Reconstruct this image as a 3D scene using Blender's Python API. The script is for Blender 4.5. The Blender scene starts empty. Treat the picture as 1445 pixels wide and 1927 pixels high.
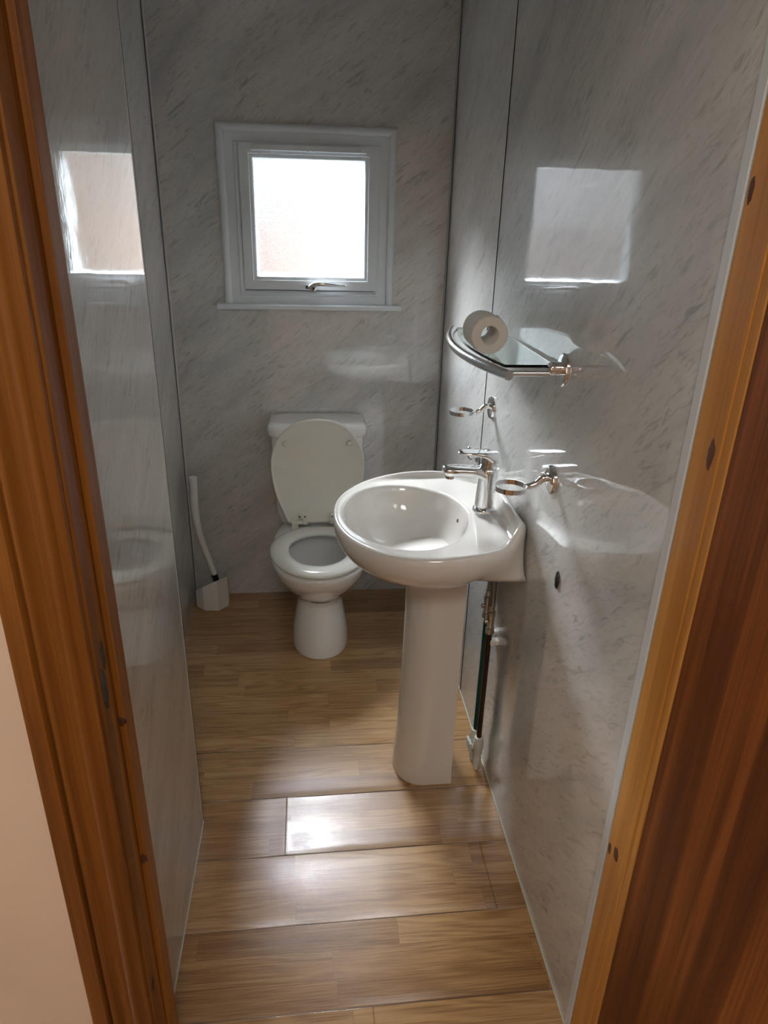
import bpy, bmesh, math, random
from mathutils import Vector, Matrix, noise as mnoise
random.seed(7)
S = bpy.context.scene
COL = S.collection
PI = math.pi

# ------------------------------------------------------------------ helpers
def newmat(name):
    m = bpy.data.materials.new(name); m.use_nodes = True
    nt = m.node_tree; nt.nodes.clear()
    out = nt.nodes.new('ShaderNodeOutputMaterial')
    b = nt.nodes.new('ShaderNodeBsdfPrincipled')
    nt.links.new(b.outputs[0], out.inputs[0])
    return m, nt, b

class N:
    """small node graph writer"""
    def __init__(s, nt): s.nt = nt
    def node(s, t, **k):
        n = s.nt.nodes.new(t)
        for a, v in k.items(): setattr(n, a, v)
        return n
    def link(s, a, b): s.nt.links.new(a, b)
    def val(s, sock, v):
        if isinstance(v, bpy.types.NodeSocket): s.link(v, sock)
        else: sock.default_value = v
    def math(s, op, a, b=None, c=None, clamp=False):
        n = s.node('ShaderNodeMath', operation=op, use_clamp=clamp)
        s.val(n.inputs[0], a)
        if b is not None: s.val(n.inputs[1], b)
        if c is not None: s.val(n.inputs[2], c)
        return n.outputs[0]
    def coords(s):
        tc = s.node('ShaderNodeTexCoord'); sp = s.node('ShaderNodeSeparateXYZ')
        s.link(tc.outputs['Object'], sp.inputs[0]); return sp.outputs[0], sp.outputs[1], sp.outputs[2]
    def comb(s, x, y, z=0.0):
        n = s.node('ShaderNodeCombineXYZ')
        for i, v in enumerate((x, y, z)): s.val(n.inputs[i], v)
        return n.outputs[0]
    def noise(s, vec, scale, detail=4, rough=.55, dist=0.0, col=False):
        n = s.node('ShaderNodeTexNoise'); s.link(vec, n.inputs['Vector'])
        n.inputs['Scale'].default_value = scale; n.inputs['Detail'].default_value = detail
        n.inputs['Roughness'].default_value = rough; n.inputs['Distortion'].default_value = dist
        return n.outputs['Color' if col else 'Fac']
    def ramp(s, fac, stops, interp='LINEAR'):
        n = s.node('ShaderNodeValToRGB'); s.link(fac, n.inputs[0]); cr = n.color_ramp; cr.interpolation = interp
        while len(cr.elements) < len(stops): cr.elements.new(.5)
        for e, (p, c) in zip(cr.elements, stops):
            e.position = p; e.color = (c, c, c, 1) if isinstance(c, (int, float)) else (*c, 1)
        return n.outputs[0]
    def mix(s, fac, a, b, mode='MIX'):
        n = s.node('ShaderNodeMix', data_type='RGBA', blend_type=mode)
        s.val(n.inputs[0], fac)
        for i, v in ((6, a), (7, b)):
            if isinstance(v, bpy.types.NodeSocket): s.link(v, n.inputs[i])
            else: n.inputs[i].default_value = (*v, 1) if not isinstance(v, (int, float)) else (v, v, v, 1)
        return n.outputs[2]
    def bump(s, h, strength, dist, normal=None):
        n = s.node('ShaderNodeBump'); s.link(h, n.inputs['Height'])
        n.inputs['Strength'].default_value = strength; n.inputs['Distance'].default_value = dist
        if normal: s.link(normal, n.inputs['Normal'])
        return n.outputs[0]

def plain(name, col, rough=.5, metal=0.0, coat=0.0, var=0.0, bump=0.0, bscale=60):
    m, nt, b = newmat(name); n = N(nt)
    b.inputs['Roughness'].default_value = rough; b.inputs['Metallic'].default_value = metal
    b.inputs['Coat Weight'].default_value = coat; b.inputs['Coat Roughness'].default_value = .06
    x, y, z = n.coords(); v = n.comb(x, y, z)
    if var:
        f = n.noise(v, 6, 5)
        lo = tuple(c*(1-var) for c in col); hi = tuple(min(1, c*(1+var)) for c in col)
        n.link(n.ramp(f, [(.3, lo), (.7, hi)]), b.inputs['Base Color'])
    else: b.inputs['Base Color'].default_value = (*col, 1)
    if bump: n.link(n.bump(n.noise(v, bscale, 3), bump, .001), b.inputs['Normal'])
    return m

def marble(name, side, base=.88):
    """glossy wet wall laminate with short slanting grey veins"""
    m, nt, b = newmat(name); n = N(nt)
    x, y, z = n.coords()
    u = {'back': x, 'right': n.math('MULTIPLY', y, -1.0), 'left': y}[side]
    v = z
    a = math.radians(38)
    p = n.math('ADD', n.math('MULTIPLY', u, math.cos(a)), n.math('MULTIPLY', v, math.sin(a)))
    q = n.math('SUBTRACT', n.math('MULTIPLY', v, math.cos(a)), n.math('MULTIPLY', u, math.sin(a)))
    off = {'back': 0.0, 'right': 3.7, 'left': 9.1}[side]
    uv = n.comb(u, v, off)
    wob = n.noise(uv, 5, 3)
    q2 = n.math('ADD', q, n.math('MULTIPLY', wob, .05))
    broad = n.noise(n.comb(n.math('MULTIPLY', p, 2.2), n.math('MULTIPLY', q2, 8.5), off), 1.0, 5, .62)
    wisp = n.noise(n.comb(n.math('MULTIPLY', p, 17), n.math('MULTIPLY', q2, 85), off + 5), 1.0, 4, .6, .6)
    wisp2 = n.noise(n.comb(n.math('MULTIPLY', p, 34), n.math('MULTIPLY', q2, 130), off + 9), 1.0, 3, .6, .4)
    cl = n.noise(uv, 7.5, 4, .6)
    k = base
    c0 = n.ramp(broad, [(.28, (.50*k, .515*k, .51*k)), (.5, (.65*k, .66*k, .645*k)), (.72, (.76*k, .765*k, .74*k))])
    w = n.ramp(wisp, [(.34, 1.0), (.46, 0.0)])
    wf = n.math('MULTIPLY', n.math('MULTIPLY', w, n.ramp(cl, [(.38, 0.1), (.66, 1.0)])), .70)
    c1 = n.mix(wf, c0, (.27*k, .27*k, .255*k))
    w2 = n.ramp(wisp2, [(.33, 1.0), (.45, 0.0)])
    c2 = n.mix(n.math('MULTIPLY', w2, .34), c1, (.38*k, .375*k, .36*k))
    n.link(c2, b.inputs['Base Color'])
    b.inputs['Roughness'].default_value = .30
    b.inputs['Coat Weight'].default_value = 1; b.inputs['Coat Roughness'].default_value = .016; b.inputs['Specular IOR Level'].default_value = .25
    b.inputs['Coat IOR'].default_value = 1.9
    # pressed-laminate ripple: fine upright waves and a slow wobble
    r1 = n.noise(n.comb(n.math('MULTIPLY', u, 260), n.math('MULTIPLY', v, 26), off), 1.0, 2)
    r2 = n.noise(uv, 9, 2)
    h = n.math('ADD', n.math('MULTIPLY', r1, .00003), n.math('MULTIPLY', r2, .00035))
    bp = n.node('ShaderNodeBump'); n.link(h, bp.inputs['Height']); bp.inputs['Strength'].default_value = 1; bp.inputs['Distance'].default_value = 1
    n.link(bp.outputs[0], b.inputs['Coat Normal'])
    return m

def wood(name, c_dark, c_mid, c_light, axis='z', rough=.35, coat=.6, bands=1.0, scale=1.0, contrast=1.0, across=None):
    m, nt, b = newmat(name); n = N(nt)
    x, y, z = n.coords()
    if axis == 'z': g, s1, s2 = z, x, y
    else: g, s1, s2 = x, y, z
    vec = n.comb(n.math('MULTIPLY', s1, 14*scale), n.math('MULTIPLY', s2, 14*scale), n.math('MULTIPLY', g, .55*scale))
    f1 = n.noise(vec, 1.0*bands, 4, .6, .8)
    vec2 = n.comb(n.math('MULTIPLY', s1, 230*scale), n.math('MULTIPLY', s2, 230*scale), n.math('MULTIPLY', g, 3*scale))
    f2 = n.noise(vec2, 1.0, 3, .6)
    f = n.math('ADD', n.math('MULTIPLY', f1, .78), n.math('MULTIPLY', f2, .22))
    d = .5 - .22*contrast
    n.link(n.ramp(f, [(max(0, .5-.17/contrast), c_dark), (.5, c_mid), (.5+.15/contrast, c_light)]), b.inputs['Base Color'])
    b.inputs['Roughness'].default_value = rough; b.inputs['Specular IOR Level'].default_value = .3
    b.inputs['Coat Weight'].default_value = coat; b.inputs['Coat Roughness'].default_value = .16
    n.link(n.bump(f2, .12, .0006), b.inputs['Normal'])
    return m

def floor_mat():
    m, nt, b = newmat('oak_laminate'); n = N(nt)
    x, y, z = n.coords()
    SW = .1965/3
    yy = n.math('DIVIDE', n.math('ADD', n.math('ADD', y, n.math('MULTIPLY', x, -.008)), 0.98+.1965*8), SW)
    idx = n.math('FLOOR', yy); fy = n.math('SUBTRACT', yy, idx)
    wn = n.node('ShaderNodeTexWhiteNoise', noise_dimensions='1D'); n.link(idx, wn.inputs['W'])
    r = wn.outputs['Value']
    xx = n.math('ADD', n.math('DIVIDE', x, .46), n.math('MULTIPLY', r, 7.3))
    xi = n.math('FLOOR', xx); fx = n.math('SUBTRACT', xx, xi)
    wn2 = n.node('ShaderNodeTexWhiteNoise', noise_dimensions='2D'); n.link(n.comb(idx, xi), wn2.inputs['Vector'])
    t = wn2.outputs['Value']
    # cathedral grain
    wv = n.noise(n.comb(n.math('MULTIPLY', x, 1.6), n.math('MULTIPLY', y, 13), n.math('MULTIPLY', t, 40)), 1.0, 2, .5)
    rings = n.math('SINE', n.math('ADD', n.math('MULTIPLY', wv, 75.0), n.math('MULTIPLY', y, 300)))
    fine = n.noise(n.comb(n.math('MULTIPLY', x, 7), n.math('MULTIPLY', y, 480), n.math('MULTIPLY', t, 11)), 1.0, 3, .65)
    mid = n.noise(n.comb(n.math('MULTIPLY', x, 2.5), n.math('MULTIPLY', y, 42), n.math('MULTIPLY', t, 23)), 1.0, 3, .6)
    g = n.math('ADD', n.math('ADD', n.math('MULTIPLY', rings, n.math('MULTIPLY', t, .075)), n.math('MULTIPLY', fine, .62)), n.math('MULTIPLY', mid, .36))
    g = n.math('ADD', g, n.math('MULTIPLY', n.math('SUBTRACT', t, .5), .16))
    c = n.ramp(g, [(.33, (.200, .095, .030)), (.45, (.33, .175, .063)), (.54, (.42, .240, .095)), (.68, (.51, .315, .142))])
    # strip outlines
    e1 = n.math('LESS_THAN', n.math('MINIMUM', fy, n.math('SUBTRACT', 1.0, fy)), .012)
    e2 = n.math('LESS_THAN', n.math('MINIMUM', fx, n.math('SUBTRACT', 1.0, fx)), .0016)
    c = n.mix(n.math('MULTIPLY', n.math('MAXIMUM', e1, e2), .35), c, (.16, .085, .035))
    # worn grey scuff where the foil has rubbed through
    dx = n.math('SUBTRACT', x, .47); dy = n.math('SUBTRACT', y, -1.325)
    d2 = n.math('SQRT', n.math('ADD', n.math('MULTIPLY', dx, dx), n.math('MULTIPLY', n.math('MULTIPLY', dy, dy), .8)))
    sc = n.noise(n.comb(x, y, z), 55, 4, .7)
    wear = n.math('MULTIPLY', n.math('LESS_THAN', n.math('ADD', d2, n.math('MULTIPLY', sc, .06)), .062), n.math('GREATER_THAN', sc, .47))
    c = n.mix(n.math('MULTIPLY', wear, .45), c, (.20, .14, .085))
    at = n.node('ShaderNodeAttribute', attribute_name='seam')
    c = n.mix(at.outputs['Fac'], c, (.055, .03, .014))
    n.link(c, b.inputs['Base Color'])
    rn = n.noise(n.comb(x, y, z), 14, 4, .6)
    n.link(n.ramp(rn, [(.3, .285), (.75, .35)]), b.inputs['Roughness'])
    b.inputs['Specular IOR Level'].default_value = .5; b.inputs['Coat Roughness'].default_value = .19
    n.link(n.math('SUBTRACT', .55, n.math('MULTIPLY', wear, .4)), b.inputs['Coat Weight'])
    h = n.math('ADD', n.math('MULTIPLY', fine, .4), n.math('MULTIPLY', n.noise(n.comb(x, y, z), 22, 2), .9))
    n.link(n.bump(h, .35, .0012), b.inputs['Normal'])
    return m

def glass_pane_mat():
    m, nt, b = newmat('obscured_glass'); n = N(nt)
    nt.nodes.remove(b)
    out = [k for k in nt.nodes if k.type == 'OUTPUT_MATERIAL'][0]
    x, y, z = n.coords(); v = n.comb(x, y, z)
    h = n.noise(v, 230, 2, .5)
    h2 = n.noise(v, 40, 2, .5)
    bp = n.bump(n.math('ADD', h, n.math('MULTIPLY', h2, .6)), .95, .0022)
    gl = n.node('ShaderNodeBsdfGlass', distribution='BECKMANN'); gl.inputs['Roughness'].default_value = PANE_R; gl.inputs['IOR'].default_value = 1.45
    gl.inputs['Color'].default_value = (.97, .99, .985, 1); n.link(bp, gl.inputs['Normal'])
    em = n.node('ShaderNodeBsdfTransparent'); em.inputs['Color'].default_value = (1, 1, 1, 1)
    ad = n.node('ShaderNodeMixShader'); ad.inputs[0].default_value = PANE_T; n.link(gl.outputs[0], ad.inputs[1]); n.link(em.outputs[0], ad.inputs[2])
    n.link(ad.outputs[0], out.inputs[0])
    return m

def emit(name, col, st):
    m, nt, b = newmat(name)
    b.inputs['Base Color'].default_value = (.8, .8, .8, 1)
    b.inputs['Emission Color'].default_value = (*col, 1); b.inputs['Emission Strength'].default_value = st
    return m

# ---- mesh builders, all in world metres
def mk(name, verts, faces, mat, parent=None, smooth=True, bevel=0, seg=2, subsurf=0, auto=None):
    me = bpy.data.meshes.new(name); me.from_pydata([tuple(v) for v in verts], [], faces)
    bm = bmesh.new(); bm.from_mesh(me); bmesh.ops.recalc_face_normals(bm, faces=bm.faces); bm.to_mesh(me); bm.free()
    me.materials.append(mat)
    for p in me.polygons: p.use_smooth = smooth
    o = bpy.data.objects.new(name, me); COL.objects.link(o)
    if parent:
        o.parent = parent; o.matrix_parent_inverse = Matrix.Translation(-parent.location) if parent.type == 'EMPTY' else Matrix.Identity(4)
    if bevel:
        md = o.modifiers.new('bevel', 'BEVEL'); md.width = bevel; md.segments = seg; md.limit_method = 'ANGLE'; md.angle_limit = math.radians(35)
        md.harden_normals = False
    if subsurf:
        md = o.modifiers.new('sub', 'SUBSURF'); md.levels = subsurf; md.render_levels = subsurf
    if auto is not None:
        for p in me.polygons: p.use_smooth = True
        me.set_sharp_from_angle(angle=math.radians(auto))
    return o

def box(name, x0, x1, y0, y1, z0, z1, mat, parent=None, bevel=0, seg=2):
    v = [(x, y, z) for x in (x0, x1) for y in (y0, y1) for z in (z0, z1)]
    f = [(0, 1, 3, 2), (4, 6, 7, 5), (0, 4, 5, 1), (2, 3, 7, 6), (0, 2, 6, 4), (1, 5, 7, 3)]
    return mk(name, v, f, mat, parent, smooth=False, bevel=bevel, seg=seg)

def geo_tube(pts, r, n=16, cap=True, closed=False):
    pts = [Vector(p) for p in pts]; m = len(pts)
    rr = r if isinstance(r, (list, tuple)) else [r]*m
    T = []
    for i in range(m):
        a = pts[(i-1) % m] if closed or i > 0 else pts[i]
        b = pts[(i+1) % m] if closed or i < m-1 else pts[i]
        T.append((b-a).normalized())
    up = Vector((0, 0, 1)) if abs(T[0].z) < .9 else Vector((1, 0, 0))
    u = T[0].cross(up).normalized(); V = []; F = []
    for i in range(m):
        u = (u - T[i]*u.dot(T[i])).normalized(); w = T[i].cross(u)
        for k in range(n):
            a = 2*PI*k/n
            V.append(pts[i] + (u*math.cos(a) + w*math.sin(a))*rr[i])
    for i in range(m if closed else m-1):
        for k in range(n):
            j = (i+1) % m
            F.append((i*n+k, i*n+(k+1) % n, j*n+(k+1) % n, j*n+k))
    if cap and not closed:
        F.append(tuple(range(n-1, -1, -1))); F.append(tuple((m-1)*n+k for k in range(n)))
    return V, F

def tube(name, pts, r, mat, parent=None, n=16, closed=False, auto=40):
    V, F = geo_tube(pts, r, n, True, closed); return mk(name, V, F, mat, parent, auto=auto)

def lathe_geo(prof, origin, axis=(0, 0, 1), n=32, sx=1, sy=1):
    """prof: (radius, height) pairs; closed with end fans if radius>0"""
    A = Vector(axis).normalized(); up = Vector((0, 0, 1)) if abs(A.z) < .9 else Vector((0, 1, 0))
    U = up.cross(A).normalized(); W = A.cross(U); O = Vector(origin); V = []; F = []
    for r, h in prof:
        for k in range(n):
            a = 2*PI*k/n; V.append(O + A*h + U*math.cos(a)*r*sx + W*math.sin(a)*r*sy)
    for i in range(len(prof)-1):
        for k in range(n): F.append((i*n+k, i*n+(k+1) % n, (i+1)*n+(k+1) % n, (i+1)*n+k))
    F.append(tuple(range(n-1, -1, -1))); F.append(tuple((len(prof)-1)*n+k for k in range(n)))
    return V, F

def lathe(name, prof, origin, mat, parent=None, axis=(0, 0, 1), n=32, sx=1, sy=1, auto=40):
    V, F = lathe_geo(prof, origin, axis, n, sx, sy); return mk(name, V, F, mat, parent, auto=auto)

def loft(name, rings, mat, parent=None, cap0=True, cap1=True, auto=None, closed_u=True):
    n = len(rings[0]); V = [p for r in rings for p in r]; F = []
    for i in range(len(rings)-1):
        for k in range(n if closed_u else n-1):
            F.append((i*n+k, i*n+(k+1) % n, (i+1)*n+(k+1) % n, (i+1)*n+k))
    if cap0: F.append(tuple(range(n-1, -1, -1)))
    if cap1: F.append(tuple((len(rings)-1)*n+k for k in range(n)))
    return mk(name, V, F, mat, parent, auto=auto)

def merge(*geos):
    V = []; F = []
    for v, f in geos:
        o = len(V); V += list(v); F += [tuple(i+o for i in q) for q in f]
    return V, F

def prism(name, poly, axis, a0, a1, mat, parent=None, bevel=0, smooth=False, seg=2, auto=None):
    """poly of 2D points extruded along axis; poly coords are the other two axes in order"""
    def P(p, t):
        q = list(p); q.insert({'x': 0, 'y': 1, 'z': 2}[axis], t); return tuple(q)
    n = len(poly); V = [P(p, a0) for p in poly] + [P(p, a1) for p in poly]
    F = [tuple(range(n)), tuple(range(2*n-1, n-1, -1))] + [(i, (i+1) % n, n+(i+1) % n, n+i) for i in range(n)]
    return mk(name, V, F, mat, parent, smooth=smooth, bevel=bevel, seg=seg, auto=auto)

def crom(pts, per=8):
    """catmull-rom through points"""
    pts = [Vector(p) for p in pts]; out = []
    P = [pts[0]*2-pts[1]] + pts + [pts[-1]*2-pts[-2]]
    for i in range(1, len(P)-2):
        for k in range(per):
            t = k/per; a, b, c, d = P[i-1], P[i], P[i+1], P[i+2]
            out.append(.5*((2*b)+(c-a)*t+(2*a-5*b+4*c-d)*t*t+(3*b-a-3*c+d)*t**3))
    out.append(pts[-1]); return out

def empty(name, loc, label=None, cat=None, group=None, kind=None):
    o = bpy.data.objects.new(name, None); o.location = loc; o.empty_display_size = .05; COL.objects.link(o)
    tag(o, label, cat, group, kind); return o
def tag(o, label=None, cat=None, group=None, kind=None):
    if label: o['label'] = label
    if cat: o['category'] = cat
    if group: o['group'] = group
    if kind: o['kind'] = kind
    return o
def st(o, label=None): return tag(o, label, None, None, 'structure')
def ss(a, b, x):
    t = max(0, min(1, (x-a)/(b-a))); return t*t*(3-2*t)

# ------------------------------------------------------------------ values
PANE_T, PANE_R = .42, .09
HALL_E, FILL_LAMP_E = 2.1, 22.0
XL, XN, XR, Y1, YR, YF = 0.0, 0.196, 1.017, -1.2397, -0.7223, -1.83   # far left, near left, right walls
YH = -1.93                                                             # hallway face of the doorway wall
CEIL = 2.28

M = {}
M['mb'] = marble('marble_laminate_back', 'back'); M['mr'] = marble('marble_laminate_right', 'right'); M['ml'] = marble('marble_laminate_left', 'left')
M['floor'] = floor_mat()
M['upvc'] = plain('white_upvc', (.72, .78, .82), .26, var=.03)
M['upvc_grey'] = plain('grey_plastic_trim', (.42, .46, .48), .35)
M['upvc_pale'] = plain('pale_grey_plastic_trim', (.60, .64, .66), .35)
M['seal'] = plain('dark_seal', (.03, .032, .035), .5)
M['gap'] = plain('grey_gasket', (.12, .13, .14), .5)
M['dark'] = plain('dark_gap', (.02, .02, .02), .8)
M['chrome'] = plain('chrome', (.78, .79, .80), .06, 1.0)
M['chrome_worn'] = plain('pitted_chrome', (.70, .71, .72), .13, 1.0, var=.25, bump=.6, bscale=400)
M['braid'] = plain('braided_steel', (.30, .29, .27), .35, 1.0, bump=1.0, bscale=700)
M['ceramic'] = plain('white_ceramic', (.83, .83, .815), .12, coat=1.0)
M['basin'] = plain('warm_white_ceramic', (.76, .74, .70), .12, coat=1.0)
M['seat'] = plain('ivory_plastic', (.76, .76, .70), .2, coat=.9, var=.04)
M['buffer'] = plain('ivory_rubber', (.70, .70, .60), .45)
M['water'] = plain('standing_water', (.10, .105, .105), .03)
M['paper'] = plain('tissue_paper', (.74, .71, .66), .95, bump=1.0, bscale=90)
M['card'] = plain('cardboard_core', (.62, .60, .56), .9)
M['glass'] = None
M['white_plastic'] = plain('white_plastic', (.76, .76, .73), .35, coat=.2)
M['black'] = plain('black_plastic', (.012, .012, .014), .4)
M['pipe_black'] = plain('tarnished_copper_pipe', (.045, .022, .014), .28, .6, var=.3)
M['pipe_green'] = plain('green_stained_pipe', (.006, .055, .045), .3, .2, var=.3)
M['nickel'] = plain('nickel_brass', (.55, .50, .44), .22, 1.0)
M['fitting'] = plain('push_fit_plastic', (.60, .60, .52), .4)
M['peach'] = plain('peach_wall_paint', (.74, .585, .45), .8, var=.04, bump=.3, bscale=90)
M['ceiling'] = plain('white_ceiling_paint', (.72, .71, .69), .8)
M['residue'] = plain('dark_fixing_residue', (.05, .052, .055), .35, .3, var=.6, bump=1.0, bscale=200)
M['pine'] = wood('shaded_varnished_pine', (.115, .036, .005), (.235, .083, .012), (.37, .148, .024), rough=.5, coat=.0)  # darker frame pine, the shade on the left jamb is in its colour
M['pine_lit'] = wood('lit_varnished_pine', (.36, .145, .024), (.50, .225, .045), (.62, .31, .08), rough=.42, coat=.2)  # lighter copy for the right jamb, hall light put into the colour
M['mahogany'] = wood('mahogany_veneer', (.045, .010, .002), (.125, .032, .005), (.27, .085, .012), rough=.5, coat=.12, bands=1.0)
M['knot'] = plain('pine_knot', (.09, .028, .012), .5, var=.5)
M['chip'] = plain('bare_chipped_wood', (.05, .042, .034), .85, var=.6)

def clear_glass():
    m, nt, b = newmat('clear_shelf_glass')
    b.inputs['Base Color'].default_value = (.80, .94, .89, 1); b.inputs['Transmission Weight'].default_value = 1
    b.inputs['Roughness'].default_value = .02; b.inputs['IOR'].default_value = 1.45
    return m
M['glass'] = clear_glass()
M['pane'] = glass_pane_mat()

# ------------------------------------------------------------------ room shell
def slab_with_hole(name, x0, x1, z0, z1, hx0, hx1, hz0, hz1, ya, yb, mat):
    V = []
    for y in (ya, yb):
        V += [(x0, y, z0), (x1, y, z0), (x1, y, z1), (x0, y, z1), (hx0, y, hz0), (hx1, y, hz0), (hx1, y, hz1), (hx0, y, hz1)]
    F = []
    for o, rev in ((0, 0), (8, 1)):
        for q in ((0, 1, 5, 4), (1, 2, 6, 5), (2, 3, 7, 6), (3, 0, 4, 7)): F.append(tuple(o+i for i in (q[::-1] if rev else q)))
    for a, b in ((0, 1), (1, 2), (2, 3), (3, 0)): F.append((a, b, b+8, a+8))
    for a, b in ((4, 5), (5, 6), (6, 7), (7, 4)): F.append((a, b, b+8, a+8))
    return mk(name, V, F, mat, smooth=False)
st(slab_with_hole('wall_back', XL-.1, XR+.1, -.05, CEIL+.05, .232, .79, 1.236, 1.782, 0, .09, M['mb']), 'grey marbled laminate back wall holding the small window')
st(slab_with_hole('wall_back', -1.5, 2.8, -.7, CEIL+.2, .2315, .7905, 1.2355, 1.7825, .0905, .115, plain('dark_bounce_blocker', (.022, .015, .011), .8)), 'dark layer added outside the back wall to cut bounce light')  # added dark layer, keeps sunlit wall bounce off things outside
st(box('wall_left', XL-.10, XL, Y1+.0, 0, 0, CEIL, M['ml']), 'recessed far part of the glossy marbled left wall')
st(box('wall_left', -.10, XN, -1.825, Y1, 0, CEIL, M['ml']), 'near projecting part of the glossy marbled left wall with reflections')
st(box('wall_right', XR, XR+.1, YR+.0012, 0, 0, CEIL, M['mr']), 'far panel of the marbled right wall')
st(box('wall_right', XR, XR+.1, YF, YR-.0012, 0, CEIL, M['mr']), 'near panel of the marbled right wall behind the basin')
st(box('ceiling', -.2, 1.3, YF-.2, .2, CEIL, CEIL+.06, M['ceiling']))

# floor: bowed laminate boards with swollen edges
def floor_grid(name, x0, x1, y0, y1):
    PW = .1965
    def seamline(y, x):  # distance to closest long seam and board id
        t = (y - .008*x + .98)/PW; i = math.floor(t+.5); return (t-i)*PW, i, math.floor(t)
    ends = {-2: [.421], -3: [.9395], -5: [.62]}
    # seams close to each long edge get finer rows
    ys = set()
    k = int((y0+.98)/PW)-2
    y = y0
    while y < y1: ys.add(round(y, 4)); y += .006
    for i in range(k, 8):
        base = -.98 + i*PW
        for d in (-.004, -.0025, -.0015, -.0008, 0, .0008, .0015, .0025, .004): ys.add(round(base+.004+d, 5))
    ys = sorted(v for v in ys if y0 <= v <= y1)+[y1]
    xs = set(); x = x0
    while x < x1: xs.add(round(x, 4)); x += .012
    for e in (.421, .9395, .62):
        for d in (-.003, -.0015, 0, .0015, .003): xs.add(round(e+d, 5))
    xs = sorted(v for v in xs if x0 <= v <= x1)+[x1]
    V = []; sm = []
    for yv in ys:
        for xv in xs:
            yr = yv + .008*(xv-.5)
            d, si, bi = seamline(yr, xv)
            wob = mnoise.noise(Vector((xv*3.1, si*5.7, 0)))
            amp = max(.0002, .0014 + .0034*wob) if si < 1 else .0003
            h = amp*math.exp(-(abs(d)/.013)**1.4)*(1.0 if d > 0 else .35)
            h += .0009*mnoise.noise(Vector((xv*5, yv*7, 3)))
            if bi == -2: h += .0013*math.exp(-(abs(xv-.425)/.02)**1.5)
            s = max(0, 1-abs(d)/.0014)
            dist_e = min([abs(xv-e) for e in ends.get(bi, [])] or [9])
            s = max(s, max(0, 1-dist_e/.0016)*.8)
            if si >= 1: s *= .4
            V.append((xv, yr, h - .0012*s)); sm.append(min(1, s*1.0))
    nx = len(xs); F = [(j*nx+i, j*nx+i+1, (j+1)*nx+i+1, (j+1)*nx+i) for j in range(len(ys)-1) for i in range(nx-1)]
    V = [(a, b, min(c, .004)) for a, b, c in V]
    me = bpy.data.meshes.new(name); me.from_pydata(V, [], F); me.materials.append(M['floor'])
    for p in me.polygons: p.use_smooth = True
    at = me.attributes.new('seam', 'FLOAT', 'POINT')
    for i, s in enumerate(sm): at.data[i].value = s
    o = bpy.data.objects.new(name, me); COL.objects.link(o); return o
st(floor_grid('floor', -.02, 1.04, -2.05, .02), 'oak effect laminate floor with swollen board edges')
st(box('floor', -1.3, 2.6, -4.6, -2.04, -.03, -.001, M['floor']), 'hallway floor')

# perimeter sealant bead on the right and thin trims
def strip(name, x0, x1, y0, y1, z0, z1, mat, bevel=.0015): return st(box(name, x0, x1, y0, y1, z0, z1, mat, None, bevel))
trims = 0
def trim(*a, **k):
    global trims; trims += 1
    return strip('trim_%d' % trims, *a, **k)
trim(XL, XL+.008, -.008, 0, 0, CEIL, M['upvc_pale'], bevel=.003)
trim(XL, XL+.0015, -.0105, -.008, 0, CEIL, M['seal'], bevel=0)                  # back left corner bead
trim(XR-.008, XR, -.008, 0, 0, CEIL, M['upvc_grey'], bevel=.003)
trim(XR-.0015, XR, -.0105, -.008, 0, CEIL, M['seal'], bevel=0)                  # back right corner bead
trim(XN-.001, XN+.0010, Y1-.0030, Y1+.0008, 0, CEIL, M['dark'], bevel=0)          # arris of the projecting wall
trim(XN-.0005, XN+.0008, Y1-.0062, Y1-.0030, 0, CEIL, M['upvc_pale'], bevel=0)
trim(XR-.0020, XR+.003, YR-.0022, YR+.0012, 0, CEIL, M['upvc_pale'], bevel=.0004)  # joint strip in the right wall
trim(XR-.0016, XR+.003, YR-.0050, YR-.0022, 0, CEIL, M['dark'], bevel=0)
trim(XR-.003, XR+.004, YF-.018, YF+.001, 0, 2.02, M['upvc_pale'], bevel=.001)    # trim beside the doorway
trim(XR-.004, XR, YF, 0, 0, .004, M['fitting'], bevel=.001)                          # floor bead right
trim(XN, XN+.003, YF, Y1, 0, .003, M['fitting'], bevel=.001)

# doorway wall with the lining, stop and architrave
LX = .236; RX = XR
HEAD = 2.0
st(box('wall_front', -1.3, LX-.025, YH, YF-.008, 0, CEIL+.1, M['peach']), 'peach painted hallway wall left of the doorway')
st(box('wall_front', RX+.03, 2.6, YH, YF-.008, 0, CEIL+.1, M['peach']), 'peach painted hallway wall right of the doorway')
st(box('wall_front', LX-.025, RX+.03, YH, YF-.008, HEAD+.03, CEIL+.1, M['peach']), 'peach painted wall above the doorway')
fr = st(empty('door_1', (.62, -1.9, 0)), 'orange varnished pine door frame around the doorway')
box('lining', LX-.025, LX, YH-.002, YF, 0, HEAD+.03, M['pine'], fr, .0015)
box('lining', RX, RX+.03, YH-.002, YF-.020, 0, HEAD+.03, M['pine_lit'], fr, .0015)
box('head_lining', LX, RX, YH-.002, YF, HEAD, HEAD+.03, M['pine'], fr, .0015)
box('door_stop', LX, LX+.0095, -1.886, -1.848, 0, HEAD, M['pine'], fr, .0015)
box('door_stop', RX-.002, RX+.01, -1.914, YF-.0215, 0, HEAD, M['pine_lit'], fr, .0015)
box('door_stop', LX+.0095, RX-.01, -1.886, -1.848, HEAD-.012, HEAD, M['pine'], fr, .0015)
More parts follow.
